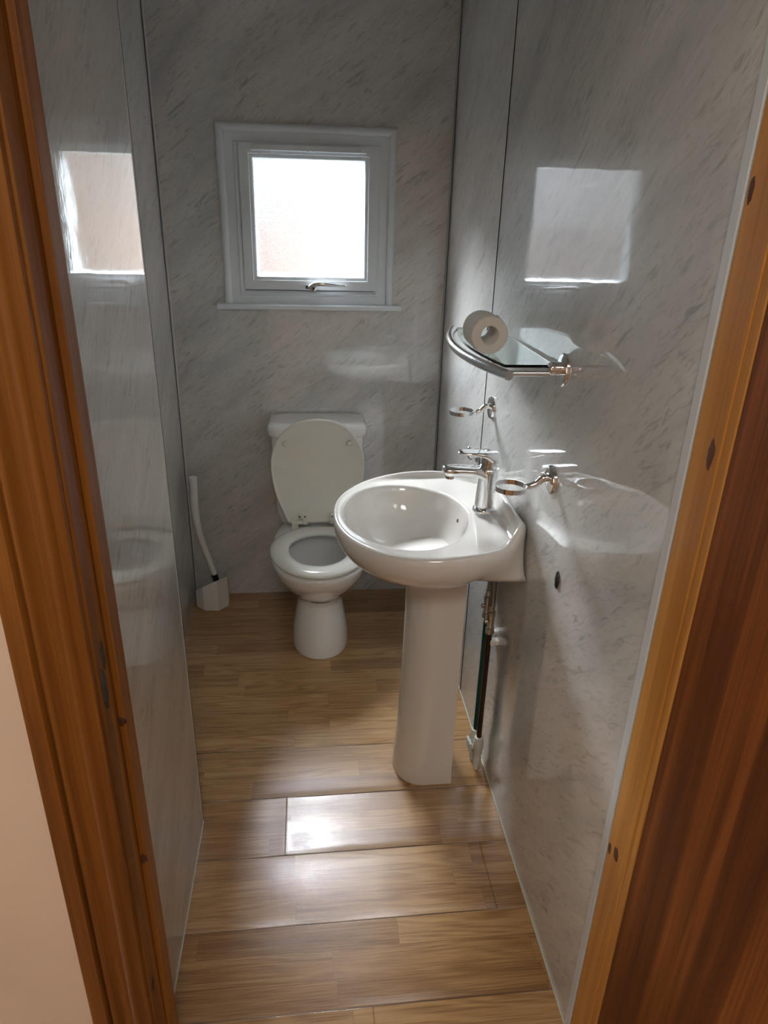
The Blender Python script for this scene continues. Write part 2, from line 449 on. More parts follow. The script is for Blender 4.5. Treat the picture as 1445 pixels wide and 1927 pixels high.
def arch_profile(xi, sgn):
    # cross-section: (distance from opening edge outward, thickness)
    P = [(0, 0), (0, .0130), (.002, .0145), (.0105, .0150), (.0125, .0165), (.016, .0205), (.020, .0215), (.024, .0200), (.029, .0145), (.0345, .0105), (.040, .0105), (.045, .0140),
         (.0495, .0185), (.053, .0200), (.0565, .0195), (.0585, .0170), (.0600, .0110), (.0625, .0105), (.0640, .0180), (.066, .0200), (.088, .0200), (.0895, .0185), (.0895, 0)]
    return [(xi - sgn*d, YH - t) for d, t in P]
def arch(name, x, sgn, mat): 
    return prism(name, arch_profile(x, sgn), 'z', 0, HEAD+.1, mat, fr, auto=35)
arch('architrave', LX-.0035, 1, M['pine'])
Pp = arch_profile(0, 1)
prism('head_architrave', [(y, HEAD - x + .004) for x, y in Pp], 'x', LX-.097, RX+.03, M['pine'], fr, auto=35)
# knots and the broken strike recess on the frame
def blob(name, c, r, sc, mat, parent, seed=0, rough=.35):
    bm = bmesh.new(); bmesh.ops.create_icosphere(bm, subdivisions=3, radius=1)
    for v in bm.verts:
        k = 1+rough*mnoise.noise(v.co*1.9+Vector((seed, 0, 0)))+rough*.5*mnoise.noise(v.co*5+Vector((seed, 3, 0)))
        v.co = Vector((v.co.x*sc[0], v.co.y*sc[1], v.co.z*sc[2]))*r*k
    V = [v.co+Vector(c) for v in bm.verts]; F = [[v.index for v in f.verts] for f in bm.faces]; bm.free()
    return mk(name, V, F, mat, parent)
def on(px, axis, val): return unproj(px, axis, val)

# ---- camera first, it also places small marks
CX, CY, CZ, YAW, PITCH, ROLL, FPX = 0.5117, -2.6896, 1.55, 0.1098, 0.4094, 0.0276, 1307.17
cam = bpy.data.cameras.new('camera'); co = bpy.data.objects.new('camera', cam); COL.objects.link(co); S.camera = co
fw = Vector((math.sin(YAW)*math.cos(PITCH), math.cos(YAW)*math.cos(PITCH), -math.sin(PITCH)))
r0 = Vector((math.cos(YAW), -math.sin(YAW), 0)); u0 = r0.cross(fw)
rr = r0*math.cos(ROLL)+u0*math.sin(ROLL); uu = u0*math.cos(ROLL)-r0*math.sin(ROLL)
co.matrix_world = Matrix(((rr.x, uu.x, -fw.x, CX), (rr.y, uu.y, -fw.y, CY), (rr.z, uu.z, -fw.z, CZ), (0, 0, 0, 1)))
cam.sensor_fit = 'VERTICAL'; cam.sensor_height = 36; cam.lens = 36*FPX/1927; cam.clip_start = .02; cam.clip_end = 100

for c, sc_, mt in (((LX+.0002, -1.918, .965), (.10, .50, 1.7), 'chip'), ((LX+.0002, -1.905, 1.01), (.07, .30, 1.3), 'chip'), ((LX+.0045, -1.8858, .887), (.32, .06, .45), 'knot'), ((LX+.0045, -1.8858, .620), (.32, .06, .55), 'knot'), ((LX+.0002, -1.921, .375), (.06, .3, .9), 'chip')):
    blob('chipped_recess' if mt == 'chip' else 'knot', c, .018, sc_, M[mt], fr, seed=c[2]*9)
for c, sc_ in (((RX-.0018, -1.860, 1.581), (.06, .30, .9)), ((RX-.0018, -1.896, 1.275), (.06, .42, 1.1)), ((RX-.0018, -1.881, .552), (.06, .45, .75)), ((RX-.0018, -1.858, .540), (.05, .30, .62))):
    blob('knot', c, .018, sc_, M['knot'], fr, seed=c[2]*7)

# the open mahogany door
dr = st(empty('door_2', (RX+.002, YH-.004, 0)), 'reddish mahogany veneer door standing open towards the hallway')
dd = Vector((.06, -1, 0)).normalized(); nn = Vector((-dd.y, dd.x, 0)) * -1
if nn.x < 0: nn = -nn
def door_panel(name, a, b, t0, t1, z0, z1, mat, bev):
    O = Vector((RX+.001, YH-.003, 0)); V = []
    for s in (a, b):
        for t in (t0, t1):
            for z in (z0, z1): V.append(O+dd*s+nn*t+Vector((0, 0, z)))
    f = [(0, 1, 3, 2), (4, 6, 7, 5), (0, 4, 5, 1), (2, 3, 7, 6), (0, 2, 6, 4), (1, 5, 7, 3)]
    return mk(name, V, f, mat, dr, smooth=False, bevel=bev)
door_panel('door_leaf', 0, .76, 0, .038, .006, 1.985, M['mahogany'], .0015)
# hallway behind the camera
HY0, HY1, HZ0, HZ1 = -4.2, -2.6, .70, 2.1
def side_wall_with_hole(name, xa, xb, y0, y1, z0, z1, hy0, hy1, hz0, hz1, mat):
    V = []
    for x in (xa, xb): V += [(x, y0, z0), (x, y1, z0), (x, y1, z1), (x, y0, z1), (x, hy0, hz0), (x, hy1, hz0), (x, hy1, hz1), (x, hy0, hz1)]
    F = [tuple(o+i for i in q) for o in (0, 8) for q in ((0, 1, 5, 4), (1, 2, 6, 5), (2, 3, 7, 6), (3, 0, 4, 7))]
    F += [(a, b, b+8, a+8) for a, b in ((0, 1), (1, 2), (2, 3), (3, 0), (4, 5), (5, 6), (6, 7), (7, 4))]
    return mk(name, V, F, mat, smooth=False)
st(side_wall_with_hole('wall_left', -1.36, -1.3, -4.6, YH, 0, CEIL+.1, HY0, HY1, HZ0, HZ1, M['peach']), 'hallway wall with an opening for the added window, left of the viewer')
st(box('wall_right', 2.6, 2.65, -4.6, YH, 0, CEIL+.1, M['peach']), 'hallway wall right of the viewer')
st(box('wall_back', -1.35, 2.65, -4.66, -4.6, 0, CEIL+.1, M['peach']), 'hallway wall behind the viewer')
st(box('ceiling', -1.35, 2.65, -4.65, YH, CEIL+.1, CEIL+.15, M['ceiling']))
hw = st(empty('added_window_2', (-1.33, (HY0+HY1)/2, HZ0)), 'glowing window added in the hallway left of the viewer')
M['hall_light'] = emit('hall_fill_glow', (1.0, .92, .83), HALL_E)  # unseen glowing pane, added to light the room from the hallway
box('glass_pane', -1.345, -1.335, HY0, HY1, HZ0, HZ1, M['hall_light'], hw)
for a_, b_ in ((HY0, HY0+.05), (HY1-.05, HY1), ((HY0+HY1)/2-.03, (HY0+HY1)/2+.03)):
    box('added_window_frame', -1.335, -1.29, a_, b_, HZ0, HZ1, M['upvc'], hw, .003)

lp = empty('fill_lamp', (.55, -3.15, CEIL+.1), 'square fill lamp added on the hallway ceiling above the viewer', kind='structure')  # unseen lamp, added to light the room through the doorway
box('fill_lamp_frame', .27, .83, -3.43, -2.87, CEIL+.075, CEIL+.0995, M['upvc'], lp, .004)
box('fill_lamp_panel', .29, .81, -3.41, -2.89, CEIL+.070, CEIL+.0748, emit('fill_lamp_glow', (1.0, .945, .88), FILL_LAMP_E), lp)
# ------------------------------------------------------------------ window
w = st(empty('window_1', (.51, 0, 1.22)), 'small white plastic top-hung window with obscured glass')
def frame_ring(name, x0, x1, z0, z1, prof, mat, parent, mitre=True, sides='LRTB', auto=35):
    """prof: (inset, y) pairs outer->inner, swept round a rectangle"""
    rings = []
    for i, y in prof:
        rings.append([(x0+i, y, z0+i), (x1-i, y, z0+i), (x1-i, y, z1-i), (x0+i, y, z1-i)])
    n = len(prof); V = [p for r in rings for p in r]; F = []
    for i in range(n):
        j = (i+1) % n
        for k in range(4): F.append((i*4+k, i*4+(k+1) % 4, j*4+(k+1) % 4, j*4+k))
    return mk(name, V, F, mat, parent, smooth=False, auto=auto)
# architrave: left, right, top members (mitred) around the reveal
def arch_member(name, pa, pb, ia, ib):
    """quarter-round strip from outer corner pa to pb; ia, ib inner corners"""
    prof = [(0, 0), (0, -.006), (.12, -.0105), (.3, -.0135), (.5, -.0145), (.7, -.0135), (.88, -.011), (1, -.008), (1, .012), (0, .001)]
    V = []
    for (o, i) in ((pa, ia), (pb, ib)):
        for t, y in prof: V.append((o[0]+(i[0]-o[0])*t, y, o[1]+(i[1]-o[1])*t))
    n = len(prof); F = [tuple(range(n)), tuple(range(2*n-1, n-1, -1))]+[(k, (k+1) % n, n+(k+1) % n, n+k) for k in range(n)]
    return mk(name, V, F, M['upvc'], w, auto=30)
ox0, ox1, oz0, oz1 = .203, .818, 1.224, 1.809; aw = .026
g = .0007
arch_member('architrave', (ox0, oz0), (ox0, oz1-g), (ox0+aw, oz0), (ox0+aw, oz1-aw-g))
arch_member('architrave', (ox1, oz0), (ox1, oz1-g), (ox1-aw, oz0), (ox1-aw, oz1-aw-g))
arch_member('architrave', (ox0+g, oz1), (ox1-g, oz1), (ox0+aw+g, oz1-aw), (ox1-aw-g, oz1-aw))
prism('window_sill', [(.002, 1.224), (-.030, 1.2235), (-.034, 1.221), (-.034, 1.208), (-.032, 1.206), (-.0, 1.206)], 'x', .174, .848, M['upvc'], w, bevel=.001)
frame_ring('outer_frame', .229, .792, 1.2235, 1.783, [(0, .088), (0, -.001), (.029, -.001), (.033, -.006), (.037, -.0065), (.0465, .001), (.049, .088)], M['upvc'], w)
sa = (.2755, .7555, 1.2735, 1.7515)
frame_ring('seal', sa[0]-.0025, sa[1]+.0025, sa[2]-.0025, sa[3]+.0030, [(0, .03), (0, .0005), (.0035, .0005), (.0035, .03)], M['gap'], w)
frame_ring('sash', *sa, [(0, .06), (0, -.006), (.0015, -.008), (.030, -.008), (.033, -.007), (.0345, -.003), (.041, -.0022), (.0455, .0005), (.047, .004), (.048, .06)], M['upvc'], w)
pane = box('glass_pane', sa[0]+.044, sa[1]-.044, .006, .012, sa[2]+.044, sa[3]-.044, M['pane'], w)
box('glazing_gasket', sa[0]+.043, sa[1]-.043, .013, .016, sa[2]+.0435, sa[2]+.0465, M['seal'], w)
vt = box('trickle_vent', .319, .711, -.020, -.008, 1.7265, 1.7465, M['upvc'], w, .003, 3)
for x in (.333, .696): lathe('screw_cap', [(.0045, 0), (.0045, .0012), (.0035, .0018)], (x, -.020, 1.7365), M['upvc'], vt, axis=(0, -1, 0), n=20)
box('vent_catch', .508, .517, -.0225, -.017, 1.7250, 1.729, M['upvc'], vt, .0008)
# handle: base boss, lock button and lever
hn = lathe('window_handle', [(.0145, 0), (.0145, .010), (.013, .013), (.0125, .022), (.010, .024)], (.524, -.008, 1.284), M['chrome'], w, axis=(0, -1, 0), n=28)
def lever_mesh():
    pts = crom([(.506, -.030, 1.284), (.516, -.032, 1.291), (.530, -.034, 1.2975), (.56, -.037, 1.2985), (.60, -.037, 1.2955), (.643, -.036, 1.2940)], 6)
    rad = [.0045+.0038*math.sin(PI*min(1, i/len(pts)*1.2)) for i in range(len(pts))]
    return geo_tube(pts, rad, 14)
V, F = lever_mesh(); mk('lever', V, F, M['chrome'], hn)
lathe('lock_barrel', [(.0048, 0), (.0045, .004)], (.524, -.0325, 1.282), M['black'], hn, axis=(0, -1, 0), n=20)
box('mounting_block', .495, .508, -.020, -.008, 1.280, 1.293, M['black'], hn, .003)

# outside: lawn, a neighbouring beige cabin wall and an added low wall seen dimly through the obscured glass
g_grass = plain('dark_ground_outside', (.018, .019, .015), .9, var=.3)
st(box('ground', -8, 9, .3, 14, -.7, -.6, g_grass))
gf = tag(box('added_garden_wall', -3.2, 1.6, 5.0, 5.02, -.6, 1.42, plain('pale_pink_render', (.33, .30, .295), .9, var=.04)), 'low garden wall added outside to dim the lower window pane', kind='structure')  # added wall, placed to dim the lower half of the pane
nb = empty('neighbouring_cabin', (3.2, 3.6, -.6), 'beige cabin wall outside the window', kind='structure')
box('cabin_wall', 1.22, 6.2, 3.4, 3.45, -.6, 2.5, plain('beige_render', (.86, .70, .60), .9, var=.05), nb)
prism('cabin_roof', [(3.35, 2.48), (3.5, 2.48), (3.43, 2.56)], 'x', 1.2, 6.3, plain('grey_roof', (.35, .33, .32), .8), nb)

# ------------------------------------------------------------------ toilet
TX = .530
def egg(xc, yc, hw, front, back, z, n=72, pf=2.0, pb=2.3):
    """closed outline; front is towards -y"""
    out = []
    for k in range(n):
        a = 2*PI*k/n; c, s = math.cos(a), math.sin(a)
        p = pf if s < 0 else pb; L = front if s < 0 else back
        X = math.copysign(abs(c)**(2/p), c)*hw; Y = math.copysign(abs(s)**(2/p), s)*L
        out.append((xc+X, yc+Y, z))
    return out
toilet = empty('toilet', (TX, -.32, 0), 'white close-coupled toilet with its lid raised against the back wall', 'toilet')
def prof_interp(keys, m):
    """keys: tuples of numbers; catmull interpolation on all"""
    out = []
    for i in range(len(keys)-1):
        a = keys[max(0, i-1)]; b = keys[i]; c = keys[i+1]; d = keys[min(len(keys)-1, i+2)]
        for k in range(m):
            t = k/m
            out.append(tuple(.5*((2*q)+(r-p)*t+(2*p-5*q+4*r-s)*t*t+(3*q-p-3*r+s)*t**3) for p, q, r, s in zip(a, b, c, d)))
    out.append(keys[-1]); return out
# z, half width, front y, back y, exponents
keys = [(.000, .108, -.512, -.12), (.012, .109, -.513, -.118), (.06, .106, -.506, -.12), (.12, .096, -.488, -.12), (.17, .086, -.468, -.12), (.198, .082, -.462, -.11), (.225, .090, -.478, -.08),
        (.26, .117, -.520, -.045), (.30, .145, -.566, -.035), (.34, .165, -.604, -.03), (.37, .174, -.622, -.03), (.385, .176, -.627, -.03), (.392, .175, -.626, -.03)]
outer = []
for z, hw, fy, by in prof_interp(keys, 4):
    yc = -.36 if z < .2 else -.36 - .03*min(1, (z-.2)/.1)
    outer.append(egg(TX, yc, hw, yc-fy, by-yc, z, pf=2.1, pb=2.6))
rim = [egg(TX, -.39, .171, .232, .33, .3975, pb=2.6), egg(TX, -.395, .150, .205, .20, .3985, pb=2.3), egg(TX, -.395, .138, .19, .17, .394), egg(TX, -.395, .134, .185, .165, .384)]
inner = [egg(TX, -.395+.02*t, .134*(1-.50*t**1.6), .185*(1-.55*t**1.5), .165*(1-.45*t**1.5), .384-.175*t) for t in (.15, .3, .45, .6, .75, .9, 1.0)]
loft('bowl', outer+rim+inner, M['ceramic'], toilet)
loft('water', [egg(TX, -.378, .082, .105, .105, .2255), egg(TX, -.378, .081, .104, .104, .2262)], M['water'], toilet)
# cistern + lid
def rrect(xc, yc, hw, hd, z, r, n=8, front_bow=0.0):
    out = []
    for cx, cy, a0 in ((hw-r, hd-r, 0), (-hw+r, hd-r, 90), (-hw+r, -hd+r, 180), (hw-r, -hd+r, 270)):
        for k in range(n+1):
            a = math.radians(a0+90*k/n); X = cx+r*math.cos(a); Y = cy+r*math.sin(a)
            if Y < 0: Y -= front_bow*(1-(X/hw)**2)
            out.append((xc+X, yc+Y, z))
    return out
cis = [rrect(TX, -.093, hw, hd, z, .035, front_bow=.006) for z, hw, hd in ((.397, .120, .070), (.41, .150, .082), (.45, .163, .085), (.60, .170, .087), (.758, .176, .089), (.768, .177, .089))]
cistern = loft('cistern', cis, M['ceramic'], toilet, auto=50)
lidk = [(.765, .178, .090), (.768, .184, .094), (.775, .1865, .0955), (.795, .1865, .0955), (.806, .183, .093), (.813, .174, .086), (.815, .15, .065)]
cl = loft('cistern_lid', [rrect(TX, -.0965, hw, hd, z, .035, front_bow=.007) for z, hw, hd in lidk], M['ceramic'], toilet)
tube('mounting_shelf', [(TX, -.03, .36), (TX, -.15, .36)], .09, M['ceramic'], toilet, n=32)
# seat ring
def seat_out(sc, z, dz=0): 
    n = 96; out = []
    for k in range(n):
        a = 2*PI*k/n; c, s = math.cos(a), math.sin(a)
        if s < 0: X = c*.180*sc; Y = s*(.232*sc+ .0)
        else:
            X = math.copysign(abs(c)**(.86), c)*.180*sc; Y = (abs(s)**(.9))*(.178*sc)
            X *= 1-.30*max(0, Y/.178)**2.5
            Y = min(Y, .168*sc)
        out.append((TX+X*1.0, -.395+Y, z))
    return out
def seat_in(sc, z):
    n = 96; out = []
    for k in range(n):
        a = 2*PI*k/n; c, s = math.cos(a), math.sin(a)
        out.append((TX+c*.109*sc, -.413+s*(.140 if s < 0 else .122)*sc, z))
    return out
sr = [seat_out(.975, .404), seat_out(1.0, .4055), seat_out(1.006, .409), seat_out(1.0, .4135), seat_out(.975, .4180), seat_out(.94, .4220), seat_out(.90, .4245), seat_out(.86, .4252), seat_in(1.15, .4248), seat_in(1.04, .4215), seat_in(1.0, .417), seat_in(1.01, .406), seat_in(1.05, .404)]
n = 96; V = [p for r in sr for p in r]; F = []
for i in range(len(sr)):
    j = (i+1) % len(sr)
    for k in range(n): F.append((i*n+k, i*n+(k+1) % n, j*n+(k+1) % n, j*n+k))
mk('seat', V, F, M['seat'], toilet)
# raised lid, leaning back on the cistern
def lid_pt(X, t, d): # t along lid from the hinge, X sideways, d thickness towards viewer (-y)
    lean = math.radians(2.5)
    return (TX+X, -.204 + t*math.sin(lean) - d*math.cos(lean), .428 + t*math.cos(lean))
def lid_outline(sc):
    L = .412; prof = [(0.000, .118), (.012, .124), (.05, .138), (.10, .157), (.16, .171), (.22, .1775), (.27, .174), (.32, .157), (.36, .130), (.39, .092), (.405, .055), (.412, .0)]
    pr = crom([(a, b, 0) for a, b in prof], 5)
    right = [(p.y, p.x) for p in pr]; left = [(-x, t) for x, t in right[-2::-1]]
    pts = right+left
    cxm = (0, .2)
    return [((x)*sc, .2+(t-.2)*sc) for x, t in pts]
lr = []
for sc, d in ((.97, -.006), (.995, -.006), (1.0, 0), (1.0, .006), (.99, .0095), (.975, .0105), (.955, .0085), (.93, .0068), (.5, .0065), (.05, .0065)):
    lr.append([lid_pt(x, t, d) for x, t in lid_outline(sc)])
lid = loft('lid', lr, M['seat'], toilet)
for X in (-.120, .119):
    p = lid_pt(X, .318, .006)
    lathe('buffer', [(.0105, 0), (.0105, .006), (.0095, .0095), (.006, .0115), (.001, .012)], p, M['buffer'], lid, axis=(0, -1, 0), n=24)
for sx in (-1, 1):
    hg = box('hinge', min(TX+sx*.043, TX+sx*.082), max(TX+sx*.043, TX+sx*.082), -.224, -.212, .4675-.02, .4675+.004, M['buffer'], toilet, .004, 3)
    a, b = sorted((TX+sx*.052, TX+sx*.043+sx*.0)); 
    box('hinge_leaf', min(TX+sx*.043, TX+sx*.060), max(TX+sx*.043, TX+sx*.060), -.224, -.214, .424, .450, M['buffer'], hg, .002)
    tube('hinge_barrel', [(TX+sx*.060, -.219, .431), (TX+sx*.104, -.219, .431)], .0075, M['buffer'], hg, n=16)
    box('hinge_block', min(TX+sx*.078, TX+sx*.104), max(TX+sx*.078, TX+sx*.104), -.227, -.208, .405, .437, M['buffer'], hg, .002)
    for xx in (.052, .073): lathe('screw', [(.0033, 0), (.0033, .001)], (TX+sx*xx, -.2243, .459), M['seal'], hg, axis=(0, -1, 0), n=14)

# ------------------------------------------------------------------ toilet brush and holder
ho = [(.018, -.052), (.017, -.106), (.052, -.140), (.112, -.147), (.149, -.106), (.146, -.055), (.112, -.020), (.052, -.020)]
def holder_ring(sc, zf): 
    cx, cy = .083, -.08
    return [(cx+(x-cx)*sc, cy+(y-cy)*sc, zf(cx+(x-cx)*sc, cy+(y-cy)*sc)) for x, y in ho]
slant = lambda x, y: .100 + .47*(x-.018) - .50*(y+.145)
rg = [holder_ring(.97, lambda x, y: .001), holder_ring(1, lambda x, y: .004), holder_ring(1.0, slant), holder_ring(.96, slant), holder_ring(.93, lambda x, y: .006)]
hold = tag(loft('toilet_brush_holder', rg, M['white_plastic'], auto=25), 'white faceted plastic pot with a slanted rim in the back left corner', 'toilet brush holder')
brush = empty('toilet_brush', (.085, -.08, .02), 'white curved-handle toilet brush standing in its pot in the corner', 'toilet brush')
hp = crom([(.0985, -.092, .140), (.082, -.094, .21), (.062, -.097, .29), (.049, -.099, .37), (.044, -.099, .44), (.044, -.100, .51), (.046, -.102, .580)], 6)
hr = [.0110+.0060*(i/len(hp)) for i in range(len(hp))]
hp.append(hp[-1]+Vector((0, 0, .0025))); hr.append(.0145)
tube('handle', hp, hr, M['white_plastic'], brush, n=24)
tube('collar', [(.104, -.091, .105), (.0965, -.0922, .148)], [.0135, .0125], M['black'], brush, n=20)
blob('bristle_head', (.105, -.088, .055), .03, (1, 1, 1.2), M['white_plastic'], brush, 2, .15)

# ------------------------------------------------------------------ basin
BY = -1.04; WX = XR-.0015
def outline(tab):
    P = crom([(x, h, 0) for x, h in tab], 8)
    up = [(p.x, p.y) for p in P]; up[-1] = (WX, up[-1][1])
    return up + [(x, -h) for x, h in up[::-1][:-1]]
def cast(poly, cx, angs):
    out = []
    m = len(poly)
    for a in angs:
        dx, dy = math.cos(a), math.sin(a); best = None
        for i in range(m):
            x1, y1 = poly[i][0]-cx, poly[i][1]; x2, y2 = poly[(i+1) % m][0]-cx, poly[(i+1) % m][1]
            ex, ey = x2-x1, y2-y1; den = dx*ey-dy*ex
            if abs(den) < 1e-12: continue
            t = (x1*ey-y1*ex)/den; u = (x1*dy-y1*dx)/den
            if t > 0 and -1e-6 <= u <= 1+1e-6 and (best is None or t > best): best = t
        out.append((cx+dx*best, BY+dy*best))
    return out
BCX = .76
tabO = [(.560, 0), (.5635, .055), (.579, .12), (.612, .185), (.66, .240), (.72, .275), (.79, .292), (.86, .289), (.92, .274), (.965, .252), (.995, .226), (1.017, .192)]
tabB = [(.700, 0), (.705, .04), (.725, .075), (.765, .105), (.815, .130), (.845, .170), (.865, .205), (.89, .222), (.93, .229), (.97, .232), (1.017, .234)]
NA = 144
angs = [2*PI*k/NA for k in range(NA)]
for poly_h in (.192,):
    ca = math.atan2(poly_h, WX-BCX)
    for s_ in (ca, 2*PI-ca):
        i = min(range(NA), key=lambda k: abs(angs[k]-s_)); angs[i] = s_
O = cast(outline(tabO), BCX, angs); B = cast(outline(tabB), BCX, angs)
EL = []
for a in angs:   # bowl opening, egg-shaped
    EL.append((BCX-.012+.166*math.cos(a), BY-.004+.210*math.sin(a)))
zrim = lambda x: .829+.013*ss(.60, .93, x)+.036*ss(.955, 1.012, x)
zdeck = lambda x: .829+.008*ss(.82, .95, x)-.006*ss(.62, .8, x)
rings = []
for i in range(11):
    ph = PI/2*i/10
    r = []
    for (bx, by), (ox, oy) in zip(B, O):
        sO = math.sin(ph); zt = zrim(ox)-.018; zb = .700+.044*ss(.80, .89, bx)
        # rear flank rises almost straight, front is a round bowl
        k = ss(.85, .95, ox)
        sc_ = sO**(1-.35*k)
        r.append((bx+(ox-bx)*sc_, by+(oy-by)*sc_, zb+(zt-zb)*((1-math.cos(ph))*(1-k)+k*(i/10))))
    rings.append(r)
def inner_ring(k, fz, lim):
    r = []
    for (ox, oy), (ex, ey) in zip(O, EL):
        d = math.hypot(ox-ex, oy-ey); L = min(lim, k*d)
        t = L/max(d, 1e-6)
        x, y = ox+(ex-ox)*t, oy+(ey-oy)*t
        # keep the wall side straight
        r.append((x, y, fz(ox if t < .4 else x, x)))
    return r
rings.append(inner_ring(.05, lambda o, x: zrim(o)-.008, .002))
rings.append(inner_ring(.16, lambda o, x: zrim(o)-.0022, .006))
rings.append(inner_ring(.28, lambda o, x: zrim(o), .012))
rings.append(inner_ring(.42, lambda o, x: zrim(o)-.0008, .018))
rings.append(inner_ring(.55, lambda o, x: (zrim(o)*.55+zdeck(x)*.45)-.002, .024))
rings.append(inner_ring(.68, lambda o, x: zdeck(x)-.001, .032))
rings.append(inner_ring(.80, lambda o, x: zdeck(x)-.0012, .045))
rings.append(inner_ring(.93, lambda o, x: zdeck(x)-.0008, 9))
def bowl_ring(s, dz):
    return [(BCX+.01+(ex-BCX-.01)*s+(1-s)*.02, BY+(ey-BY)*s, zdeck(ex)*(s)+.829*(1-s)+dz) for ex, ey in EL]
for s, dz in ((.995, -.0012), (.975, -.006), (.95, -.019), (.915, -.040), (.865, -.061), (.80, -.081), (.71, -.100), (.61, -.114), (.49, -.124), (.35, -.130), (.2, -.133), (.10, -.1335)):
    rings.append(bowl_ring(s, dz))
basin = empty('wash_basin', (.79, BY, .75), 'cream white oval ceramic basin fixed to the right wall on its pedestal', 'basin')
loft('basin_bowl', rings, M['basin'], basin)
lathe('drain', [(.024, 0), (.024, .003), (.019, .004), (.018, .001), (.004, .001)], (BCX+.028, BY, .6965), M['chrome'], basin, n=32)
# overflow slot in the bowl side nearest the tap
ov = lathe('overflow', [(.0085, 0), (.0085, .002), (.006, .0022), (.0055, .0004)], (.8905, BY-.005, .803), M['basin'], basin, axis=(-.9, 0, .35), n=24, sx=1.5)
lathe('overflow_opening', [(.0055, 0), (.0050, .0006)], (.8893, BY-.005, .8036), M['seal'], ov, axis=(-.9, 0, .35), n=20, sx=1.5)
# sealant where the basin meets the wall
# pedestal
ped = []
def u_shape(x0, hw, x1, z, yc=BY-.02):
    pts = []
    nose = .085
    for k in range(25):
        a = PI/2+PI*k/24
        pts.append((x0+nose+nose*math.cos(a), yc+hw*math.sin(a)))
    pts = [(x1, yc+hw)] + pts + [(x1, yc-hw)]
    # inner return (hollow back)
    t = .012
    inn = [(x1, yc-hw+t)]+[(x0+nose+(nose-t)*math.cos(a), yc+(hw-t)*math.sin(a)) for a in [3*PI/2-PI*k/24 for k in range(25)]]+[(x1, yc+hw-t)]
    return [(x, y, z) for x, y in pts+inn]
pk = [(.0, .737, .096, .901), (.004, .7365, .0965, .9015), (.03, .739, .0955, .901), (.15, .747, .094, .901), (.35, .754, .093, .901), (.55, .757, .094, .901), (.655, .756, .096, .902), (.698, .756, .097, .902)]
pr_ = [u_shape(x0, hw, x1, z) for z, x0, hw, x1 in pk if z < .71]
pd = loft('basin_pedestal', pr_, M['basin'], auto=50)
tag(pd, 'cream white ceramic pedestal column under the basin', 'basin pedestal')
PDY = BY-.02

# ------------------------------------------------------------------ mixer tap
tap = empty('mixer_tap', (.955, -1.05, .838), 'chrome single-lever mixer tap on the basin deck', 'tap')
tx, ty, tz = .955, -1.052, .8372
lathe('base_ring', [(.0305, 0), (.0305, .004), (.029, .0065), (.026, .0065)], (tx, ty, tz), M['chrome'], tap, n=40)
bodyr = []
for z, rx, ry, dx in ((.004, .0262, .0262, 0), (.02, .0255, .026, 0), (.06, .0250, .0256, .001), (.090, .0258, .0256, .002), (.108, .0270, .0260, .003), (.118, .0278, .0262, .003), (.1185, .0265, .025, .003)):
    bodyr.append([(tx+dx+rx*math.cos(a), ty+ry*math.sin(a), tz+z) for a in [2*PI*k/40 for k in range(40)]])
loft('body', bodyr, M['chrome'], tap)
def slab_section(x, hw, z0, z1, n=6):
    out = []; r = min(hw*.95, (z1-z0)/2*.95)
    for cy, cz, a0 in ((hw-r, z1-r, 0), (-hw+r, z1-r, 90), (-hw+r, z0+r, 180), (hw-r, z0+r, 270)):
        for k in range(n+1):
            a = math.radians(a0+90*k/n); out.append((tx+x, ty+cy+r*math.cos(a), cz+r*math.sin(a)))
    return out
sp = [slab_section(s[0], s[1]*1.1, s[2], s[3]) for s in ((.010, .0225, tz+.070, tz+.1185), (-.010, .0222, tz+.080, tz+.1185), (-.022, .0218, tz+.092, tz+.1195), (-.040, .0212, tz+.0985, tz+.1210), (-.070, .0208, tz+.100, tz+.1225), (-.095, .0205, tz+.0975, tz+.1235), (-.108, .0195, tz+.0985, tz+.1235), (-.1145, .0150, tz+.104, tz+.1230), (-.1165, .006, tz+.111, tz+.1215))]
loft('spout', sp, M['chrome'], tap)
lathe('aerator', [(.0115, 0), (.0115, .010), (.0105, .012)], (tx-.096, ty, tz+.0895), M['chrome'], tap, n=28)
lathe('cartridge_collar', [(.0225, 0), (.0225, .006), (.0205, .008), (.0205, .030)], (tx+.003, ty, tz+.1185), M['chrome'], tap, n=36)
lev = []
for x, hw, z0, z1 in ((.0275, .012, .128, .158), (.0255, .0195, .124, .1605), (.018, .0235, .1235, .1615), (.004, .0240, .130, .1620), (-.008, .0235, .143, .1622), (-.025, .0225, .150, .1622), (-.05, .0205, .1535, .1625), (-.072, .0175, .1555, .1622), (-.084, .012, .157, .1615), (-.088, .005, .1585, .1605)):
    lev.append(slab_section(x*.93+.0015, hw*1.08, tz+z0, tz+z1))
loft('lever', lev, M['chrome'], tap)

# ------------------------------------------------------------------ glass shelf, toilet roll
SZ = 1.262; SY0, SY1 = -1.339, -.80
shelf = empty('glass_shelf', (.96, -1.07, SZ), 'wall-mounted glass shelf with curved chrome gallery rail above the basin', 'shelf')
for y in (SY0, SY1):
    mt = lathe('wall_mount', [(.030, 0), (.030, .004), (.028, .0065), (.010, .0075)], (XR, y, SZ+.003), M['chrome'], shelf, axis=(-1, 0, 0), n=40, sx=1.0, sy=1.12)
    lathe('clamp', [(.0135, 0), (.0135, .022), (.012, .026), (.009, .028)], (XR-.006, y, SZ+.006), M['chrome'], mt, axis=(-1, 0, 0), n=28)
    tube('arm', [(XR-.02, y, SZ-.004), (.897, y, SZ-.004)], .0065, M['chrome'], shelf, n=18)
rl = []
for k in range(41):
    t = -1+2*k/40; y = -1.0695 + t*.287; rl.append((.850+.050*t*t, y, SZ-.004))
